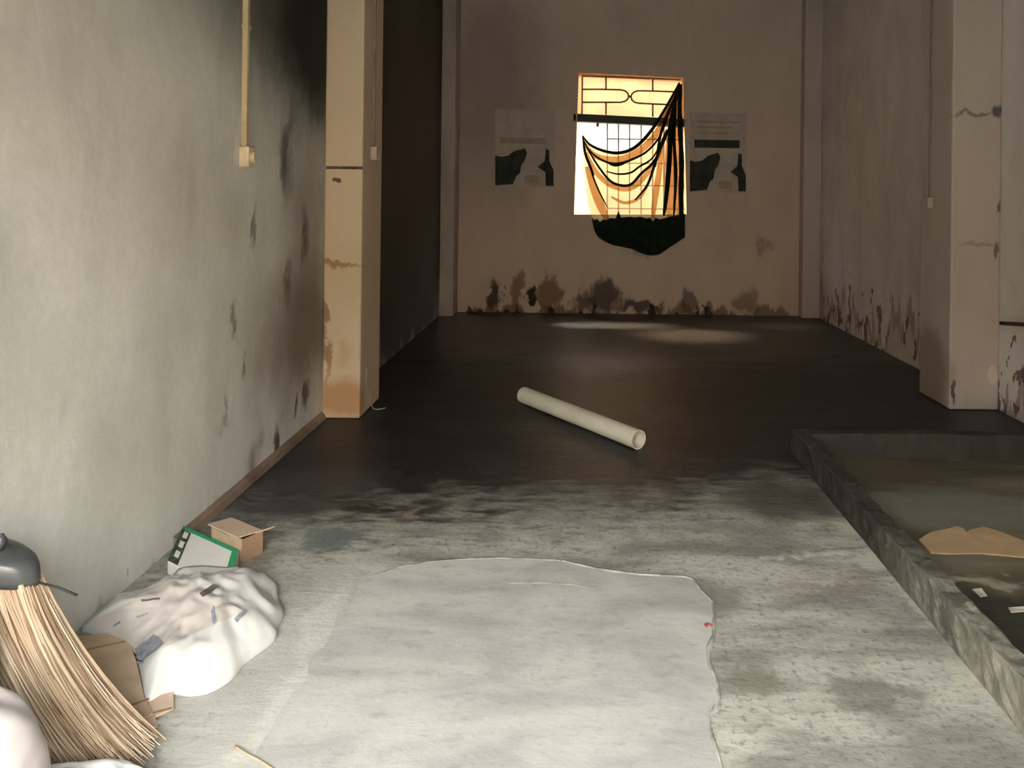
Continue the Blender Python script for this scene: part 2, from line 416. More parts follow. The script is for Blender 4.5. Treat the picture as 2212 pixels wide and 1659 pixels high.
# painted lining of the opening
def mid(a, b, f): return a + (b - a) * f
bm = bmesh.new()
ring = [tl, tr, br, bl]; cen = (tl + tr + br + bl) / 4
inn = [c + Vector((math.copysign(.016, cen.x - c.x), 0, math.copysign(.016, cen.z - c.z))) for c in ring]
for i in range(4):
    j = (i + 1) % 4
    prism(bm, [ring[i] - Vector((0, .004, 0)), ring[j] - Vector((0, .004, 0)), inn[j] - Vector((0, .004, 0)), inn[i] - Vector((0, .004, 0))], (0, TH + .004, 0))
link('lining', bm, M_reveal, win)
bm = bmesh.new()
A, B, C_, D = on_y(1238, 245, YB), on_y(1484, 257, YB), on_y(1484, 274, YB), on_y(1238, 262, YB)
prism(bm, [A, B, C_, D], (0, .14, 0)); link('transom', bm, M_paint, win, bevel=.006)
GY = YB + .13
def bar(pix, r, mat):
    bm = bmesh.new(); tube(bm, [on_y(a, b, GY) for a, b in pix], r, 6); return link('bar', bm, mat, win, smooth=True)
ru = .011
bar([(1257, 164), (1470, 172)], ru, M_bar); bar([(1258, 166), (1257, 246)], ru, M_bar)
bar([(1309, 166), (1309, 193)], ru, M_bar); bar([(1410, 170), (1410, 197)], ru, M_bar)
bar([(1309, 221), (1309, 248)], ru, M_bar); bar([(1410, 225), (1410, 252)], ru, M_bar)
bar([(1257, 193), (1300, 193), (1340, 194), (1350, 196), (1356, 201), (1358, 208), (1356, 214), (1350, 219), (1340, 221), (1300, 221), (1257, 221)], ru, M_bar)
bar([(1472, 199), (1420, 197), (1380, 196), (1371, 198), (1365, 203), (1363, 209), (1365, 216), (1371, 221), (1380, 223), (1420, 225), (1472, 227)], ru, M_bar)
bar([(1357, 208), (1364, 209)], .016, M_bar)
for x in (1312, 1336, 1360, 1385, 1410, 1434, 1457): bar([(x, 262), (x, 470)], .009, M_barlow)
for y, x0 in ((300, 1312), (352, 1312), (400, 1312), (450, 1312)): bar([(x0, y), (1480, y + 2)], .008, M_barlow)
bm = bmesh.new(); a = on_y(1291, 270, GY); box(bm, a.x - .016, a.x + .016, GY - .02, GY + .02, a.z - .02, a.z + .02); box(bm, a.x - .006, a.x + .006, GY - .01, GY + .01, a.z - .01, a.z + .10)
link('latch', bm, M_barlow, win)
# frosted amber pane behind the transom grille
t = NT('amber_pane'); tr_ = t.new('ShaderNodeBsdfTranslucent'); tp = t.new('ShaderNodeBsdfTransparent'); mx = t.new('ShaderNodeMixShader')
nn = t.noise(t.obj(), 6, 4)
t.link(t.mix(t.ramp(nn, .35, .65), (.40, .30, .215), (.45, .345, .25)), tr_.inputs['Color']); tp.inputs['Color'].default_value = (.41, .31, .22, 1); mx.inputs[0].default_value = .35
t.link(tr_.outputs[0], mx.inputs[1]); t.link(tp.outputs[0], mx.inputs[2]); t.link(mx.outputs[0], t.out.inputs['Surface'])
bm = bmesh.new(); y0 = YB + .165
prism(bm, [on_y(1246, 152, y0), on_y(1474, 164, y0), on_y(1474, 262, y0), on_y(1242, 250, y0)], (0, .004, 0)); link('pane', bm, t.m, win)

# ------------------------------------------------------------------ net cloth hanging in the window
t = NT('net_cloth'); tl_ = t.new('ShaderNodeBsdfTranslucent'); df = t.new('ShaderNodeBsdfDiffuse'); tp = t.new('ShaderNodeBsdfTransparent')
m1 = t.new('ShaderNodeMixShader'); m2 = t.new('ShaderNodeMixShader')
tl_.inputs['Color'].default_value = (.30, .20, .11, 1); df.inputs['Color'].default_value = (.02, .03, .02, 1); tp.inputs['Color'].default_value = (.92, .76, .55, 1)
m1.inputs[0].default_value = .45; t.link(df.outputs[0], m1.inputs[1]); t.link(tl_.outputs[0], m1.inputs[2])
m2.inputs[0].default_value = .40; t.link(m1.outputs[0], m2.inputs[1]); t.link(tp.outputs[0], m2.inputs[2]); t.link(m2.outputs[0], t.out.inputs['Surface'])
M_net = t.m
M_net2 = M_net.copy(); M_net2.name = 'net_cloth_gathered'
[n for n in M_net2.node_tree.nodes if n.type == 'MIX_SHADER' and n.inputs[0].default_value < .42][0].inputs[0].default_value = .66
M_green = simple('dark_green_cloth', (.016, .027, .018), .9, .1, .25, 20, .2)
CY = YB - .05
cloth = empty('window_cloth', on_y(1370, 520, CY))
tag(cloth, 'dark green net cloth hung crookedly across the barred window', 'cloth')
topc = spline([on_y(*q, CY) for q in [(1258, 293), (1275, 313), (1308, 327), (1340, 330), (1372, 318), (1402, 288), (1428, 250), (1452, 208), (1468, 178)]], 48)
botc = spline([on_y(*q, CY) for q in [(1280, 486), (1292, 512), (1320, 528), (1365, 538), (1385, 547), (1405, 552), (1425, 549), (1450, 532), (1479, 512)]], 48)
lef = spline([on_y(*q, CY) for q in [(1258, 293), (1260, 350), (1267, 420), (1275, 462), (1280, 486)]], 40)
rig = spline([on_y(*q, CY) for q in [(1468, 178), (1472, 262), (1478, 350), (1479, 450), (1479, 512)]], 40)
def cloth_pt(u, v):
    def ev(c, f):
        f = min(max(f, 0), 1) * (len(c) - 1); k = min(int(f), len(c) - 2); return c[k].lerp(c[k + 1], f - k)
    p_ = ev(topc, u).lerp(ev(botc, u), v) + ev(lef, v).lerp(ev(rig, v), u) - (topc[0].lerp(topc[-1], u)).lerp(botc[0].lerp(botc[-1], u), v)
    amp = .022 * min(1, 4 * v + .2)
    p_ = p_.copy(); p_.y += amp * (math.sin(u * 26 + v * 5) * .5 + math.sin(v * 22 - 7 * (u - .5) ** 2) * .5 * (1 - v)) - .012
    return p_
bm = bmesh.new(); NU, NV = 48, 44
g = [[bm.verts.new(cloth_pt(i / NU, j / NV)) for i in range(NU + 1)] for j in range(NV + 1)]
for j in range(NV):
    for i in range(NU): bm.faces.new((g[j][i], g[j][i + 1], g[j + 1][i + 1], g[j + 1][i]))
link('net', bm, M_net, cloth, smooth=True)
def fold(pix, r, taper=True, n=26, mat=None, dy=.03):
    c = spline([on_y(*q, CY - dy) for q in pix], n); bm = bmesh.new()
    rs = [r * (.35 + .65 * math.sin(math.pi * min(max(i / n, .04), .96)) ** .6) if taper else r * (.8 + .3 * noise.noise(Vector((i * .4, r * 99, 0)))) for i in range(n + 1)]
    tube(bm, c, rs, 8, .45); return link('fold', bm, mat or M_green, cloth, smooth=True)
fold([(1258, 293), (1275, 313), (1308, 327), (1340, 330), (1372, 318), (1402, 288), (1428, 250), (1452, 208), (1468, 178)], .020)
fold([(1261, 304), (1283, 345), (1313, 386), (1335, 399), (1362, 399), (1386, 374), (1411, 351), (1430, 315), (1446, 272), (1465, 188)], .016)
fold([(1270, 320), (1286, 337), (1313, 351), (1337, 353), (1364, 345), (1400, 325), (1430, 285), (1458, 205)], .014)
fold([(1310, 370), (1335, 376), (1362, 373), (1381, 360), (1412, 338), (1440, 280)], .012)
fold([(1372, 432), (1397, 402), (1411, 366), (1424, 326), (1440, 280)], .016)
fold([(1262, 318), (1280, 378), (1294, 413), (1312, 448)], .010)
fold([(1259, 296), (1264, 330), (1275, 360), (1283, 380)], .016)
fold([(1466, 186), (1450, 262), (1446, 345), (1440, 418), (1434, 466)], .030)
fold([(1468, 182), (1469, 262), (1472, 350), (1471, 420), (1472, 475)], .036, False)
fold([(1462, 200), (1440, 250), (1425, 300), (1416, 360)], .016)
fold([(1460, 230), (1456, 300), (1460, 380), (1455, 470)], .020)
fold([(1315, 352), (1330, 356), (1350, 352)], .022)
# looser gathers of the same net
for pp, rr in [([(1262, 310), (1284, 335), (1320, 345), (1360, 338), (1405, 305), (1440, 250), (1462, 195)], .040), ([(1266, 330), (1290, 375), (1325, 402), (1365, 405), (1400, 372), (1428, 325)], .034),
               ([(1268, 360), (1284, 410), (1300, 450), (1312, 475)], .050), ([(1455, 240), (1448, 320), (1446, 400), (1446, 470)], .060), ([(1430, 310), (1424, 370), (1415, 430), (1410, 472)], .036),
               ([(1320, 425), (1350, 438), (1380, 428), (1400, 400)], .020), ([(1465, 200), (1464, 300), (1466, 400), (1466, 470)], .060)]:
    fold(pp, rr, True, 26, M_net2, .02)
# doubled cloth hanging below the sill
pix = [(1279, 470), (1284, 476), (1290, 473), (1296, 480), (1304, 474), (1312, 477), (1320, 471), (1330, 472), (1336, 456), (1342, 470), (1352, 472), (1360, 468), (1372, 470), (1384, 468), (1396, 472), (1405, 470), (1411, 480), (1416, 470), (1426, 474), (1433, 490), (1438, 472), (1448, 468), (1460, 466), (1480, 462),
       (1479, 512), (1465, 522), (1450, 532), (1425, 549), (1405, 552), (1385, 547), (1365, 538), (1320, 528), (1292, 512), (1284, 498)]
bm = bmesh.new(); prism(bm, [on_y(a, b, CY - .045) for a, b in pix], (0, .05, 0))
bmesh.ops.triangulate(bm, faces=[f for f in bm.faces if len(f.verts) > 4])
bmesh.ops.subdivide_edges(bm, edges=bm.edges[:], cuts=2)
for v in bm.verts: v.co.y += .018 * math.sin(v.co.x * 60) * max(0, (1.1 - v.co.z)) * 2
link('lower_panel', bm, M_green, cloth)

# ------------------------------------------------------------------ posters on the back wall
M_paper = simple('poster_paper', (.58, .50, .435), .7, .2, .10, 5)
M_ink = simple('poster_teal_ink', (.060, .068, .058), .8, .1, .25, 9)
M_ink2 = simple('poster_faint_ink', (.45, .38, .32), .7, .2, .1, 9)
def poster(x0, y0, x1, y1, tilt, label, bar_):
    a, b, c, d = on_y(x0, y0, YB), on_y(x1, y0 + tilt, YB), on_y(x1, y1 + tilt, YB), on_y(x0, y1, YB)
    root = empty('wall_poster', d); tag(root, label, 'poster', 'posters beside the window')
    bm = bmesh.new(); prism(bm, [v - Vector((0, .001, 0)) for v in (a, b, c, d)], (0, -.006, 0)); link('sheet', bm, M_paper, root)
    def P(u, v): return a.lerp(b, u).lerp(d.lerp(c, u), v) - Vector((0, .0075, 0))
    def shape(name, uv, m):
        bm = bmesh.new(); prism(bm, [P(*q) for q in uv], (0, -.001, 0)); return link(name, bm, m, root)
    shape('printed_map', [(.0, .60), (.10, .62), (.22, .60), (.32, .54), (.50, .50), (.54, .56), (.50, .66), (.44, .72), (.42, .82), (.36, .86), (.30, .97), (.0, .99)], M_ink)
    shape('printed_figure', [(.86, .50), (.92, .52), (.92, .66), (.99, .78), (.99, .98), (.86, .98), (.85, .80), (.72, .74), (.78, .70), (.84, .66)], M_ink)
    shape('printed_caption', [(.50, .86), (.62, .84), (.74, .86), (.74, .95), (.50, .95)], M_ink2)
    if bar_:
        shape('printed_heading', [(.08, .34), (.88, .34), (.88, .44), (.08, .44)], M_ink)
        for k in range(3): shape('printed_line', [(.12, .10 + .07 * k), (.88 - .1 * k, .10 + .07 * k), (.88 - .1 * k, .125 + .07 * k), (.12, .125 + .07 * k)], M_ink2)
    else:
        shape('printed_heading', [(.08, .36), (.88, .36), (.88, .44), (.08, .44)], M_ink2)
poster(1070, 236, 1197, 402, 3, 'faded poster with dark printed map left of the window', False)
poster(1490, 243, 1612, 415, 2, 'faded poster with dark heading bar right of the window', True)

# ------------------------------------------------------------------ electrical conduits and switch boxes
M_cond = simple('cream_conduit', (.62, .50, .30), .5, .4, .1, 12)
M_box = simple('cream_plastic', (.74, .60, .42), .45, .4, .08, 12)
M_boxp = simple('pinkish_plastic', (.50, .38, .32), .5, .4, .08, 12)
M_condd = simple('dusty_conduit', (.30, .24, .20), .6, .3, .15, 12)
# on the left wall
a, b = on_x(541, -40, XL + .014), on_x(529, 325, XL + .014)
root = empty('conduit', b); tag(root, 'cream vertical conduit on the left wall above a switch', 'conduit', 'conduits')
bm = bmesh.new(); box(bm, XL, XL + .026, b.y - .014, b.y + .014, b.z, ZC); link('trunking', bm, M_cond, root, bevel=.004)
for zz in (2.15, 2.95):
    bm = bmesh.new(); box(bm, XL, XL + .030, b.y - .020, b.y + .020, zz, zz + .02); link('clip', bm, M_cond, root, bevel=.003)
c = on_x(531, 340, XL)
root = empty('switch_box', (XL, c.y, c.z)); tag(root, 'cream switch box with round knob on the left wall', 'switch', 'switch boxes')
bm = bmesh.new(); box(bm, XL, XL + .048, b.y - .036, b.y + .036, c.z - .048, c.z + .048); link('housing', bm, M_box, root, bevel=.006)
bm = bmesh.new(); tube(bm, [(XL + .046, b.y, c.z), (XL + .058, b.y, c.z), (XL + .066, b.y, c.z)], [.028, .028, .022], 16); link('knob', bm, M_box, root, smooth=False)
# on the inner face of the left pilaster
X2 = -1.335; c = on_x(804, 332, X2)
root = empty('conduit', (X2, c.y, c.z)); tag(root, 'thin dusty conduit on the side of the left pilaster', 'conduit', 'conduits')
bm = bmesh.new(); box(bm, X2, X2 + .016, c.y - .010, c.y + .010, c.z + .04, ZC); link('trunking', bm, M_condd, root, bevel=.003)
root = empty('switch_box', (X2, c.y, c.z)); tag(root, 'small pinkish switch box on the side of the left pilaster', 'switch', 'switch boxes')
bm = bmesh.new(); box(bm, X2, X2 + .042, c.y - .045, c.y + .045, c.z - .045, c.z + .045); link('housing', bm, M_boxp, root, bevel=.006)
bm = bmesh.new(); box(bm, X2 + .042, X2 + .050, c.y - .014, c.y + .014, c.z - .020, c.z + .020); link('rocker', bm, M_boxp, root, bevel=.002)
# on the inner face of the right pilaster
X3 = 2.478; c = on_x(2010, 438, X3)
root = empty('conduit', (X3, c.y, c.z)); tag(root, 'thin conduit on the side of the right pilaster', 'conduit', 'conduits')
bm = bmesh.new(); box(bm, X3 - .014, X3, c.y - .010, c.y + .010, c.z + .03, ZC); link('trunking', bm, M_condd, root, bevel=.003)
root = empty('switch_box', (X3, c.y, c.z)); tag(root, 'small pale switch box on the side of the right pilaster', 'switch', 'switch boxes')
bm = bmesh.new(); box(bm, X3 - .040, X3, c.y - .040, c.y + .040, c.z - .038, c.z + .038); link('housing', bm, M_boxp, root, bevel=.006)
bm = bmesh.new(); box(bm, X3 - .047, X3 - .040, c.y - .013, c.y + .013, c.z - .018, c.z + .018); link('rocker', bm, M_boxp, root, bevel=.002)

# dark rod on the right wall, at the frame's edge
M_rod = simple('dark_wood', (.075, .040, .032), .7, .3, .2, 15)
bm = bmesh.new(); a = on_y(2161, 698, 4.62); d = Vector((XR + .02, 4.25, a.z + .035))
tube(bm, [a, a.lerp(d, .5) + Vector((0, 0, .004)), d], [.012, .014, .015], 8)
tag(link('wooden_rod', bm, M_rod, smooth=True), 'dark brown rod sticking out of the right wall', 'rod')

# loose wire at the foot of the left pilaster
M_wire = simple('pale_wire', (.45, .42, .36), .5, .4, .05, 10)
yy = 4.78
c = [on_x(793, 795, -1.325), on_x(791, 828, -1.322), on_x(800, 846, -1.318), on_x(806, 858, -1.312), on_z(802, 868, .03), on_z(806, 882, .004), on_z(818, 884, .004), on_z(832, 881, .004)]
bm = bmesh.new(); tube(bm, spline(c, 30), .0035, 6)
tag(link('loose_wire', bm, M_wire, smooth=True), 'pale loose wire curling at the foot of the left pilaster', 'wire')

# ------------------------------------------------------------------ white pipe on the floor
M_pvc = simple('white_pvc', (.74, .72, .60), .45, .4, .06, 5)
R = .053
P0, P1 = on_z(1131, 853, R), on_z(1380, 950, R)
ax = (P1 - P0).normalized(); sd = ax.cross(Vector((0, 0, 1))).normalized()
def pipe_ring(bm, c, r, n=32): return [bm.verts.new(c + (sd * math.cos(k * 2 * math.pi / n) + Vector((0, 0, 1)) * math.sin(k * 2 * math.pi / n)) * r) for k in range(n)]
bm = bmesh.new(); prof = [(0, R - .006), (0, R), (1, R), (1, R - .006)]
prev = None; rings = [pipe_ring(bm, P0.lerp(P1, f), r) for f, r in prof]
for i in range(4):
    a, b = rings[i], rings[(i + 1) % 4]
    for k in range(32): bm.faces.new((a[k], a[(k + 1) % 32], b[(k + 1) % 32], b[k]))
tag(link('plastic_pipe', bm, M_pvc, smooth=False), 'white plastic pipe lying across the dark floor', 'pipe')

# ------------------------------------------------------------------ basin with cement kerb on the right
t = NT('kerb_cement'); p = t.pos()
n1 = t.noise(t.vmath('MULTIPLY', p, (1, 1, .6)), 4.0, 6, .65, .3); n2 = t.noise(p, 16, 5, .65)
yk = t.sep(p)[1]
col = t.mix(t.ramp(n1, .35, .62), (.10, .095, .075), (.26, .25, .205))
col = t.mix(t.ramp(n2, .50, .72, 0, .7), col, (.42, .40, .32))
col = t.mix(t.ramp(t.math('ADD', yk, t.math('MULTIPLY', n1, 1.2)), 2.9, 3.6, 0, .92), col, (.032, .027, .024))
t.bump(t.math('ADD', n1, n2), .5, .015); M_kerb = t.finish(col, .9, .2)
t = NT('basin_mud'); p = t.pos()
n1 = t.noise(t.vmath('MULTIPLY', p, (.5, 2.2, 1)), 1.8, 6, .6, .3); n2 = t.noise(t.vmath('MULTIPLY', p, (.8, 2, 1)), 9, 5, .65)
col = t.mix(t.ramp(n1, .35, .65), (.085, .070, .045), (.19, .165, .115))
col = t.mix(t.ramp(n2, .55, .75, 0, .5), col, (.30, .29, .23))
wv = t.vmath('SCALE', t.vmath('SUBTRACT', t.noise(p, 4, 4, .6, 0, True), (.5, .5, .5))); wv.node.inputs['Scale'].default_value = .4
q = t.vmath('ADD', p, wv)
for c, r, k, a in [((2180, 1370), (.75, .36, 1), (.026, .030, .022), .95), ((2060, 1100), (.75, .26, 1), (.17, .19, .155), .8),
                   ((1990, 1110), (.20, .28, 1), (.20, .20, .16), .6), ((2110, 1252), (.12, .05, 1), (.36, .34, .25), .8), ((1900, 1015), (.5, .2, 1), (.13, .105, .07), .7)]:
    v = on_z(*c); col = t.spot(col, q, (v.x, v.y, 0), r, k, a, .5)
t.bump(n2, .25, .01); M_mud = t.finish(col, t.mix(t.ramp(n1, .4, .6), (.30, .30, .30), (.6, .6, .6)), .4)
basin = empty('washing_basin', (1.9, 2.5, 0)); tag(basin, 'shallow muddy basin behind a rough cement kerb', 'basin')
KX0, KX1, KH, KY = 1.178, 1.258, .135, 3.97
def rough_box(x0, x1, y0, y1, z0, z1, nx, ny, nz, amp, seed):
    bm = bmesh.new(); box(bm, x0, x1, y0, y1, z0, z1)
    for axis, n in ((0, nx), (1, ny), (2, nz)):
        es = [e for e in bm.edges if abs((e.verts[1].co - e.verts[0].co).normalized()[axis]) > .99]
        if n > 1: bmesh.ops.subdivide_edges(bm, edges=es, cuts=n - 1, use_grid_fill=True)
    for v in bm.verts:
        if v.co.z > z0 + .005:
            k = Vector((v.co.x * 5, v.co.y * 5, v.co.z * 5 + seed)); n_ = noise.noise_vector(k) * amp + noise.noise_vector(k * 4) * amp * .6
            v.co += n_
    return bm
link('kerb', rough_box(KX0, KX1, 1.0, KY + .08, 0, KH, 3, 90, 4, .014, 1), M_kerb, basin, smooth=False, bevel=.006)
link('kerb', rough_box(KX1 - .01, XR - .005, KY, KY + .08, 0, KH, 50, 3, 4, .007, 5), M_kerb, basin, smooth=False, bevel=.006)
link('basin_floor', boxes((KX1 - .01, XR - .002, 1.0, KY + .01, .0005, .006)), M_mud, basin)
# tan sheet lying in it and scraps
M_tan = simple('tan_card', (.50, .35, .20), .8, .2, .08, 8)
pix = [(1985, 1168), (2010, 1152), (2040, 1146), (2068, 1139), (2080, 1143), (2088, 1152), (2098, 1146), (2125, 1140), (2160, 1150), (2215, 1172), (2300, 1185), (2330, 1212), (2215, 1206), (2120, 1197), (2050, 1198), (2010, 1196)]
bm = bmesh.new(); prism(bm, [on_z(*q, .0085) for q in pix], (0, 0, .005))
tag(link('tan_sheet', bm, M_tan), 'torn tan sheet lying flat on the basin floor', 'sheet')
M_scrap = simple('pale_scrap', (.62, .60, .50), .8, .2, .1, 9)
def scrap(pix, label):
    bm = bmesh.new(); prism(bm, [on_z(*q, .0065 + .004 * (i % 2)) for i, q in enumerate(pix)], (0, 0, .003))
    bmesh.ops.triangulate(bm, faces=[f for f in bm.faces if len(f.verts) > 3])
    return tag(link('paper_scrap', bm, M_scrap), label, 'scrap', 'scraps in the basin')
scrap([(2100, 1274), (2120, 1272), (2132, 1288), (2118, 1290)], 'tiny pale scrap on the dark basin floor near the kerb')
scrap([(2178, 1314), (2230, 1310), (2240, 1320), (2184, 1324)], 'pale flat scrap on the dark basin floor at the right edge')

# ------------------------------------------------------------------ rubbish by the left wall
M_card = simple('cardboard', (.56, .42, .29), .85, .2, .10, 9)
M_cardd = simple('cardboard_brown', (.36, .22, .13), .85, .2, .12, 9)
M_cardp = simple('cardboard_edge', (.62, .47, .35), .85, .2, .06, 9)
M_white = simple('white_sack', (.66, .66, .63), .6, .35, .05, 7, .12)
M_print = simple('printed_face', (.60, .55, .51), .6, .3, .08, 18)
M_mark = simple('print_ink', (.16, .13, .13), .7, .2, .2, 30)
M_bluegrey = simple('barcode_ink', (.36, .37, .42), .7, .2, .25, 60)
# flattened cardboard sheets
def sheet(name, pix, z, th, mat, label, cat='cardboard', group='flattened cardboard by the left wall', crease=None):
    pts = [on_z(a, b, z + (c[0] if c else 0)) for a, b, *c in pix]
    o = empty(name, Vector((pts[0].x, pts[0].y, 0))); tag(o, label, cat, group)
    bm = bmesh.new(); prism(bm, pts, (0, 0, th)); link('panel', bm, mat, o)
    for ca, cb in (crease or []):
        A, B = on_z(*ca, z + th), on_z(*cb, z + th); n_ = (B - A).cross(Vector((0, 0, 1))).normalized() * .004
        bm = bmesh.new(); prism(bm, [A - n_, B - n_, B + n_, A + n_], (0, 0, .0015)); link('crease', bm, M_cardd, o)
    return o
sheet('cardboard_sheet', [(100, 1400), (165, 1378), (236, 1372), (280, 1394), (293, 1428), (301, 1462), (312, 1510), (330, 1545), (255, 1580), (170, 1600), (110, 1560)], .012, .006, M_card,
      'flat tan cardboard sheet between the broom and the white sack', crease=[((150, 1412), (270, 1386)), ((220, 1545), (322, 1510))])
sheet('cardboard_sheet', [(250, 1540), (316, 1512), (350, 1498), (374, 1492), (375, 1532), (335, 1552), (340, 1572), (225, 1600), (120, 1618), (125, 1575)], .004, .006, M_cardp,
      'small tan cardboard flap lying under the larger sheet', crease=[((255, 1560), (372, 1530))])
# crumpled white sack with a printed face
sk = [(178, 1352), (205, 1322), (240, 1296), (280, 1284), (325, 1274), (362, 1256), (400, 1248), (440, 1245), (490, 1248), (530, 1243), (570, 1243), (597, 1258), (600, 1285), (612, 1318), (598, 1345), (595, 1370), (560, 1398), (530, 1420), (500, 1455), (455, 1482), (410, 1490), (378, 1486), (350, 1492), (318, 1506), (306, 1460), (298, 1425), (285, 1392), (240, 1368)]
rim = [on_z(a, b, .02) for a, b in sk]
cx = sum((p_.x for p_ in rim)) / len(rim); cy = sum((p_.y for p_ in rim)) / len(rim)
TZ = .05
c4 = [on_z(397, 1135, TZ), on_z(516, 1188, TZ), on_z(470, 1300, TZ), on_z(352, 1235, TZ)]
# squared off into a parallelogram box
o0, e1, e2 = c4[0], c4[1] - c4[0], (c4[3] - c4[0]) * .8
def box_top(x, y):
    d = Vector((x - o0.x, y - o0.y)); det = e1.x * e2.y - e1.y * e2.x
    u = (d.x * e2.y - d.y * e2.x) / det; v = (e1.x * d.y - e1.y * d.x) / det
    k = max(abs(u - .5), abs(v - .5))
    return TZ + .005 if k < .56 else (max(0, TZ + .005 - (k - .56) * .25))
NR = 22
def sack_h(r, th, x, y):
    dome = .095 * (1 - r ** 3.4)
    cr_ = (.5 - abs(noise.noise(Vector((x * 6 + y * 3, y * 6, 1.7)))) * 2) * .030 + (.5 - abs(noise.noise(Vector((x * 15, y * 15 + x * 6, 4.2)))) * 2) * .014 + noise.noise(Vector((x * 34, y * 34, 2))) * .005
    return max(.006, dome + cr_ * (1 - .4 * r), box_top(x, y) - .008 + .6 * abs(cr_) * (1 - r))
rimd = spline(rim + [rim[0]], 120)[:120]
def rim_at(th):
    f = th / (2 * math.pi) * 120; k = int(f) % 120; return rimd[k].lerp(rimd[(k + 1) % 120], f - int(f))
def sack_pt(r, th, lift=0.0):
    e = rim_at(th); x = cx + (e.x - cx) * r; y = cy + (e.y - cy) * r
    return Vector((x, y, sack_h(r, th, x, y) + .012 + lift))
bm = bmesh.new(); NTH = 120
rows = [[bm.verts.new(sack_pt((i + 1) / NR, 2 * math.pi * k / NTH)) for k in range(NTH)] for i in range(NR)]
top = bm.verts.new(sack_pt(0, 0))
for k in range(NTH): bm.faces.new((top, rows[0][k], rows[0][(k + 1) % NTH]))
for i in range(NR - 1):
    for k in range(NTH): bm.faces.new((rows[i][k], rows[i + 1][k], rows[i + 1][(k + 1) % NTH], rows[i][(k + 1) % NTH]))
base = [bm.verts.new(Vector((v.co.x, v.co.y, max(.001, box_top(v.co.x, v.co.y))))) for v in rows[-1]]
for k in range(NTH): bm.faces.new((rows[-1][k], base[k], base[(k + 1) % NTH], rows[-1][(k + 1) % NTH]))
bmesh.ops.recalc_face_normals(bm, faces=bm.faces)
from mathutils.bvhtree import BVHTree
SACK_BVH = BVHTree.FromBMesh(bm)
sack = empty('crumpled_sack', (cx, cy, 0)); tag(sack, 'crumpled white printed sack lying by the left wall', 'sack')
link('sack_body', bm, M_white, sack, smooth=True)
from mathutils.bvhtree import BVHTree
def on_sack(px, py):
    """the sack's own surface point seen from the front, and its normal"""
    h, n_, *_ = SACK_BVH.ray_cast(Vector((0, 0, EYE)), ray(px, py).normalized())
    if h is None: h, n_, *_ = SACK_BVH.find_nearest(on_z(px, py, .05))
    return h, n_
def decal(name, quad, mat, nu=10, nv=8, lift=.004):
    bm = bmesh.new(); (ax_, ay_), (bx_, by_), (cx_, cy_), (dx_, dy_) = quad; G = []
    for j in range(nv + 1):
        row = []
        for i in range(nu + 1):
            u, v = i / nu, j / nv
            px = (ax_ * (1 - u) + bx_ * u) * (1 - v) + (dx_ * (1 - u) + cx_ * u) * v
            py = (ay_ * (1 - u) + by_ * u) * (1 - v) + (dy_ * (1 - u) + cy_ * u) * v
            h_, n_ = on_sack(px, py); row.append(bm.verts.new(h_ + n_ * lift))
        G.append(row)
    for j in range(nv):
        for i in range(nu): bm.faces.new((G[j][i], G[j][i + 1], G[j + 1][i + 1], G[j + 1][i]))
    return link(name, bm, mat, sack, smooth=True)
decal('printed_face', ((200, 1342), (392, 1246), (526, 1322), (300, 1424)), M_print, 48, 36, .0035)
decal('barcode', ((284, 1412), (335, 1372), (356, 1392), (300, 1436)), M_bluegrey, 12, 10, .006)
decal('printed_mark', ((432, 1284), (462, 1265), (474, 1271), (440, 1292)), M_mark, 5, 3, .006)
decal('printed_mark', ((306, 1296), (346, 1294), (346, 1298), (308, 1300)), M_mark, 5, 2, .006)
for qd in [((296, 1332), (322, 1323), (322, 1328), (298, 1337)), ((248, 1350), (262, 1340), (264, 1345), (250, 1355)), ((355, 1372), (392, 1335), (400, 1342), (362, 1382)), ((455, 1325), (462, 1310), (470, 1345), (462, 1352)), ((505, 1340), (525, 1318), (532, 1322), (512, 1348))]:
    decal('printed_mark', qd, M_print if qd[0][0] in (355,) else M_bluegrey, 4, 2, .006)

# flat white box with green border behind the sack
M_card_w = simple('white_card', (.82, .80, .75), .6, .3, .04, 8)
M_green_b = simple('green_print', (.03, .36, .16), .6, .3, .08, 12)
M_dkgreen = simple('dark_green_print', (.09, .15, .075), .6, .3, .5, 60)
bx = empty('printed_box', Vector((o0.x, o0.y, 0))); tag(bx, 'flat white box with green border against the left wall', 'box')
bm = bmesh.new(); b0 = Vector((o0.x, o0.y, .004))
prism(bm, [b0, b0 + e1, b0 + e1 + e2, b0 + e2], (0, 0, TZ - .004)); link('box_body', bm, M_card_w, bx, bevel=.003)
def bq(u0, u1, v0, v1, h=.0015):
    def P(u, v): return o0 + e1 * u + e2 * v + Vector((0, 0, .0008))
    bm = bmesh.new(); prism(bm, [P(u0, v0), P(u1, v0), P(u1, v1), P(u0, v1)], (0, 0, h)); return bm
link('green_border', bq(.0, 1, .02, .11), M_green_b, bx); link('green_border', bq(.90, .995, .11, .98), M_green_b, bx)
link('green_border', bq(.0, .05, .11, .98), M_dkgreen, bx); link('picture_strip', bq(.05, .17, .13, .98), M_dkgreen, bx)
for k in range(3): link('picture', bq(.06, .14, .16 + .26 * k, .32 + .26 * k, .0025), M_card_w, bx)

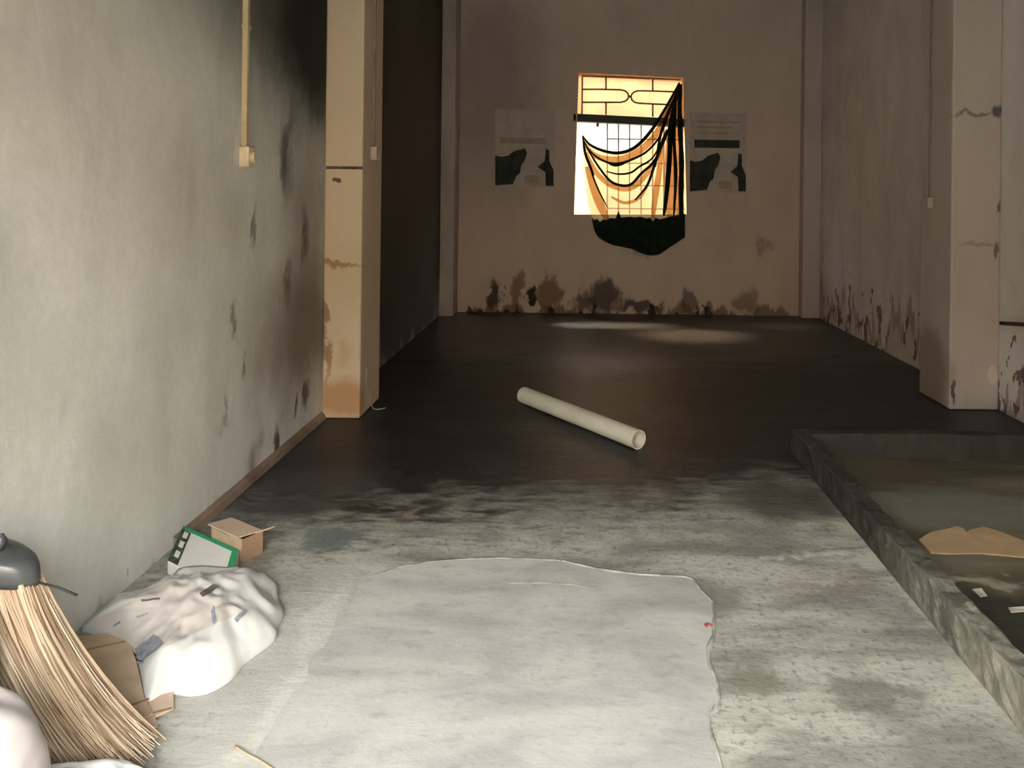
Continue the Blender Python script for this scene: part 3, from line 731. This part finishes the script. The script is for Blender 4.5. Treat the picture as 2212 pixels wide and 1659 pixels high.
# small open brown carton behind it
en = Vector((e1.x, e1.y, 0)).normalized(); pn = Vector((-en.y, en.x, 0))
q0 = Vector((c4[1].x, c4[1].y, 0)) + en * .0 + pn * .012; q1 = q0 + pn * .085
u_ = q1 - q0; w_ = en * -.20; ch = .085
ct = empty('brown_carton', q0); tag(ct, 'small open brown carton behind the green-bordered box', 'carton')
def slab(a, b, h, th, mat, name, lean=Vector()):
    n_ = (b - a).cross(Vector((0, 0, 1))).normalized() * th; bm = bmesh.new()
    prism(bm, [a, b, b + Vector((0, 0, h)) + lean, a + Vector((0, 0, h)) + lean], n_); return link(name, bm, mat, ct)
slab(q0, q1, ch, .004, M_cardd, 'side'); slab(q0 + w_, q1 + w_, ch, .004, M_cardd, 'side'); slab(q0, q0 + w_, ch, .004, M_card, 'side'); slab(q1, q1 + w_, ch, .004, M_cardd, 'side')
bm = bmesh.new(); prism(bm, [q0 + Vector((0, 0, .001)), q1 + Vector((0, 0, .001)), q1 + w_ + Vector((0, 0, .001)), q0 + w_ + Vector((0, 0, .001))], (0, 0, .004)); link('base', bm, M_cardd, ct)
H_ = Vector((0, 0, ch))
bm = bmesh.new(); prism(bm, [q1 + H_, q1 + w_ + H_, q1 + w_ + H_ - u_.normalized() * .10 + Vector((0, 0, .01)), q1 + H_ - u_.normalized() * .10 + Vector((0, 0, .01))], (0, 0, .004)); link('flap', bm, M_cardp, ct)
bm = bmesh.new(); fl_ = Vector((.045, .01, .012)); prism(bm, [q1 + H_ - u_ * .35, q1 + H_, q1 + H_ + fl_, q1 + H_ - u_ * .25 + fl_], (0, 0, .004)); link('flap', bm, M_cardp, ct)
bm = bmesh.new(); prism(bm, [q0 + w_ + H_, q1 + w_ + H_, q1 + w_ * .5 + H_ - Vector((0, 0, .01)), q0 + w_ * .5 + H_ - Vector((0, 0, .01))], (0, 0, .004)); link('flap', bm, M_card, ct)

# ------------------------------------------------------------------ broom
M_straw = simple('straw', (.46, .34, .23), .8, .2, .06, 10)
M_straw2 = simple('pale_straw', (.62, .50, .36), .8, .2, .05, 10)
M_cap = simple('grey_plastic', (.075, .08, .085), .32, .5, .1, 10)
M_handle = simple('bamboo_handle', (.66, .48, .24), .55, .3, .12, 8)
M_black = simple('black_wire', (.03, .03, .035), .5, .4, .1, 10)
BY = 1.86
cc = Vector((-1.452, BY, .482))
br_ = empty('broom', (-1.16, BY, 0)); tag(br_, 'straw broom with grey plastic cap leaning on the left wall', 'broom')
tip = Vector((XL + .03, BY + .02, 1.42))
bm = bmesh.new(); hd = [cc + Vector((-.022, 0, -.02)), cc.lerp(tip, .3), cc.lerp(tip, .65), tip]; tube(bm, hd, .0155, 12); link('handle', bm, M_handle, br_, smooth=True)
# cap: rounded hood, wider at its lower rim
tilt = Vector((.10, 0, -.30)).normalized(); side = Vector((tilt.z * -1, 0, tilt.x)); bm = bmesh.new(); rows = []
side = Vector((.95, 0, -.28)).normalized(); down = Vector((-.16, 0, -.985)).normalized() * 1.0
prof = [(-.018, .020), (.0, .026), (.003, .060), (.007, .088), (.014, .103), (.028, .112), (.050, .118), (.064, .120), (.064, .112)]
for h, r in prof:
    rows.append([bm.verts.new(cc + Vector((0, 0, .018)) + down * h + side * math.cos(k * math.pi / 14) * r + Vector((0, 1, 0)) * math.sin(k * math.pi / 14) * min(r, .02 + r * .35)) for k in range(28)])
for a, b in zip(rows, rows[1:]):
    for k in range(28): bm.faces.new((a[k], a[(k + 1) % 28], b[(k + 1) % 28], b[k]))
bm.faces.new(rows[0]); bm.faces.new(rows[-1]); link('cap', bm, M_cap, br_, smooth=True)
bm = bmesh.new(); a = cc + side * .012 + Vector((0, -.01, .02)); tube(bm, [a, a + Vector((.008, 0, .018)), a + Vector((.010, 0, .036))], [.014, .012, .005], 8); link('cap_tab', bm, M_cap, br_, smooth=True)
bm = bmesh.new(); a = on_y(82, 1258, BY - .03); b = on_y(167, 1286, BY - .03); tube(bm, [a, a.lerp(b, .5) + Vector((0, 0, .004)), b], .0028, 6); link('tie_wire', bm, M_black, br_, smooth=True)
def strand(bm, a, b, r):
    s0 = cc + down * .035 + side * (a * .105) + Vector((0, b * .036, 0))
    e = Vector((-1.27 + (a + 1) / 2 * .235, BY - .045 + b * .045, .020 + .012 * random.random()))
    c1 = Vector((-1.425 + (a + 1) / 2 * .175, BY - .005 + b * .06, .16 + .05 * (1 - a) / 2))
    e += (e - c1) * random.uniform(-.22, .10) * Vector((1, 1, .3)).x; e += Vector((random.gauss(0, .012), random.gauss(0, .010), 0)); c1 += Vector((random.gauss(0, .010), random.gauss(0, .008), random.gauss(0, .01)))
    pts = []
    for i in range(8):
        f = i / 7; q_ = s0 * (1 - f) ** 2 + c1 * 2 * f * (1 - f) + e * f * f; q_.z = max(q_.z, .022); pts.append(q_)
    tube(bm, pts, [r * (1 - .5 * i / 7) for i in range(8)], 4, 1, False)
M_straw3 = simple('dark_straw', (.27, .17, .10), .85, .1, .05, 10)
for cnt, mt_, lo, hi in ((520, M_straw, -1, 1), (260, M_straw3, -1, 1), (240, M_straw2, -1.05, 1)):
    bm = bmesh.new()
    for k in range(cnt): strand(bm, random.uniform(-1, 1), random.uniform(lo, hi), random.uniform(.0016, .0036))
    tag(link('bristles', bm, mt_, br_), kind='stuff')

# ------------------------------------------------------------------ white bags in the near left corner
def bag(name, c, r, label, seed, mat, amp=.05, sq=.8):
    bm = bmesh.new(); bmesh.ops.create_icosphere(bm, subdivisions=5, radius=1)
    for v in bm.verts:
        n_ = v.co.normalized(); k = n_ * 1.6 + Vector((seed, seed * .7, 0))
        d = 1 + amp * noise.noise(k * 1.3) * 2 + amp * .45 * noise.noise(k * 4)
        ang = math.atan2(n_.y, n_.x); d += .03 * math.sin(ang * 9 + seed) * max(0, n_.z) ** 2
        q_ = Vector((math.copysign(abs(n_.x) ** sq, n_.x) * r[0], math.copysign(abs(n_.y) ** sq, n_.y) * r[1], math.copysign(abs(n_.z) ** sq, n_.z) * r[2])) * d
        v.co = Vector(c) + q_
        v.co.z = max(v.co.z, .002); v.co.x = max(v.co.x, XL + .006)
    return tag(link(name, bm, mat, smooth=True), label, 'bag', 'white bags in the near corner')
M_bagw = simple('white_bag_plastic', (.56, .52, .505), .55, .35, .04, 4, .05)
M_bagc = simple('cool_bag_plastic', (.74, .76, .74), .5, .35, .04, 4, .05)
bag('plastic_bag', (-1.285, 1.44, .19), (.235, .16, .225), 'full rounded white bag in the bottom left corner', 1.3, M_bagw, .04, .85)
bag('plastic_bag', (-1.455, 1.735, .20), (.10, .055, .22), 'slim white bag between the broom and the left wall', 4.1, M_bagc, .03)
bag('plastic_bag', (-1.10, 1.64, .045), (.17, .075, .055), 'low crumpled white bag lying under the broom tips', 7.7, M_bagc, .10)

# ------------------------------------------------------------------ small litter
bm = bmesh.new(); tube(bm, spline([on_z(508, 1612, .006), on_z(535, 1630, .008), on_z(560, 1642, .006), on_z(590, 1662, .005)], 12), .003, 6)
tag(link('twig', bm, M_straw, smooth=True), 'thin dry twig on the pale floor beside the broom', 'twig')
M_red = simple('red_rubber', (.35, .04, .05), .5, .4, .05, 10)
a = on_z(1530, 1352, .012); bm = bmesh.new(); tube(bm, [a + Vector((.010 * math.cos(k), .010 * math.sin(k), .001 * k)) for k in (0, .7, 1.4, 2.1, 2.8, 3.5, 4.2)], .003, 6)
tag(link('rubber_band', bm, M_red, smooth=True), 'tiny red rubber band on the cement ridge', 'rubber band')
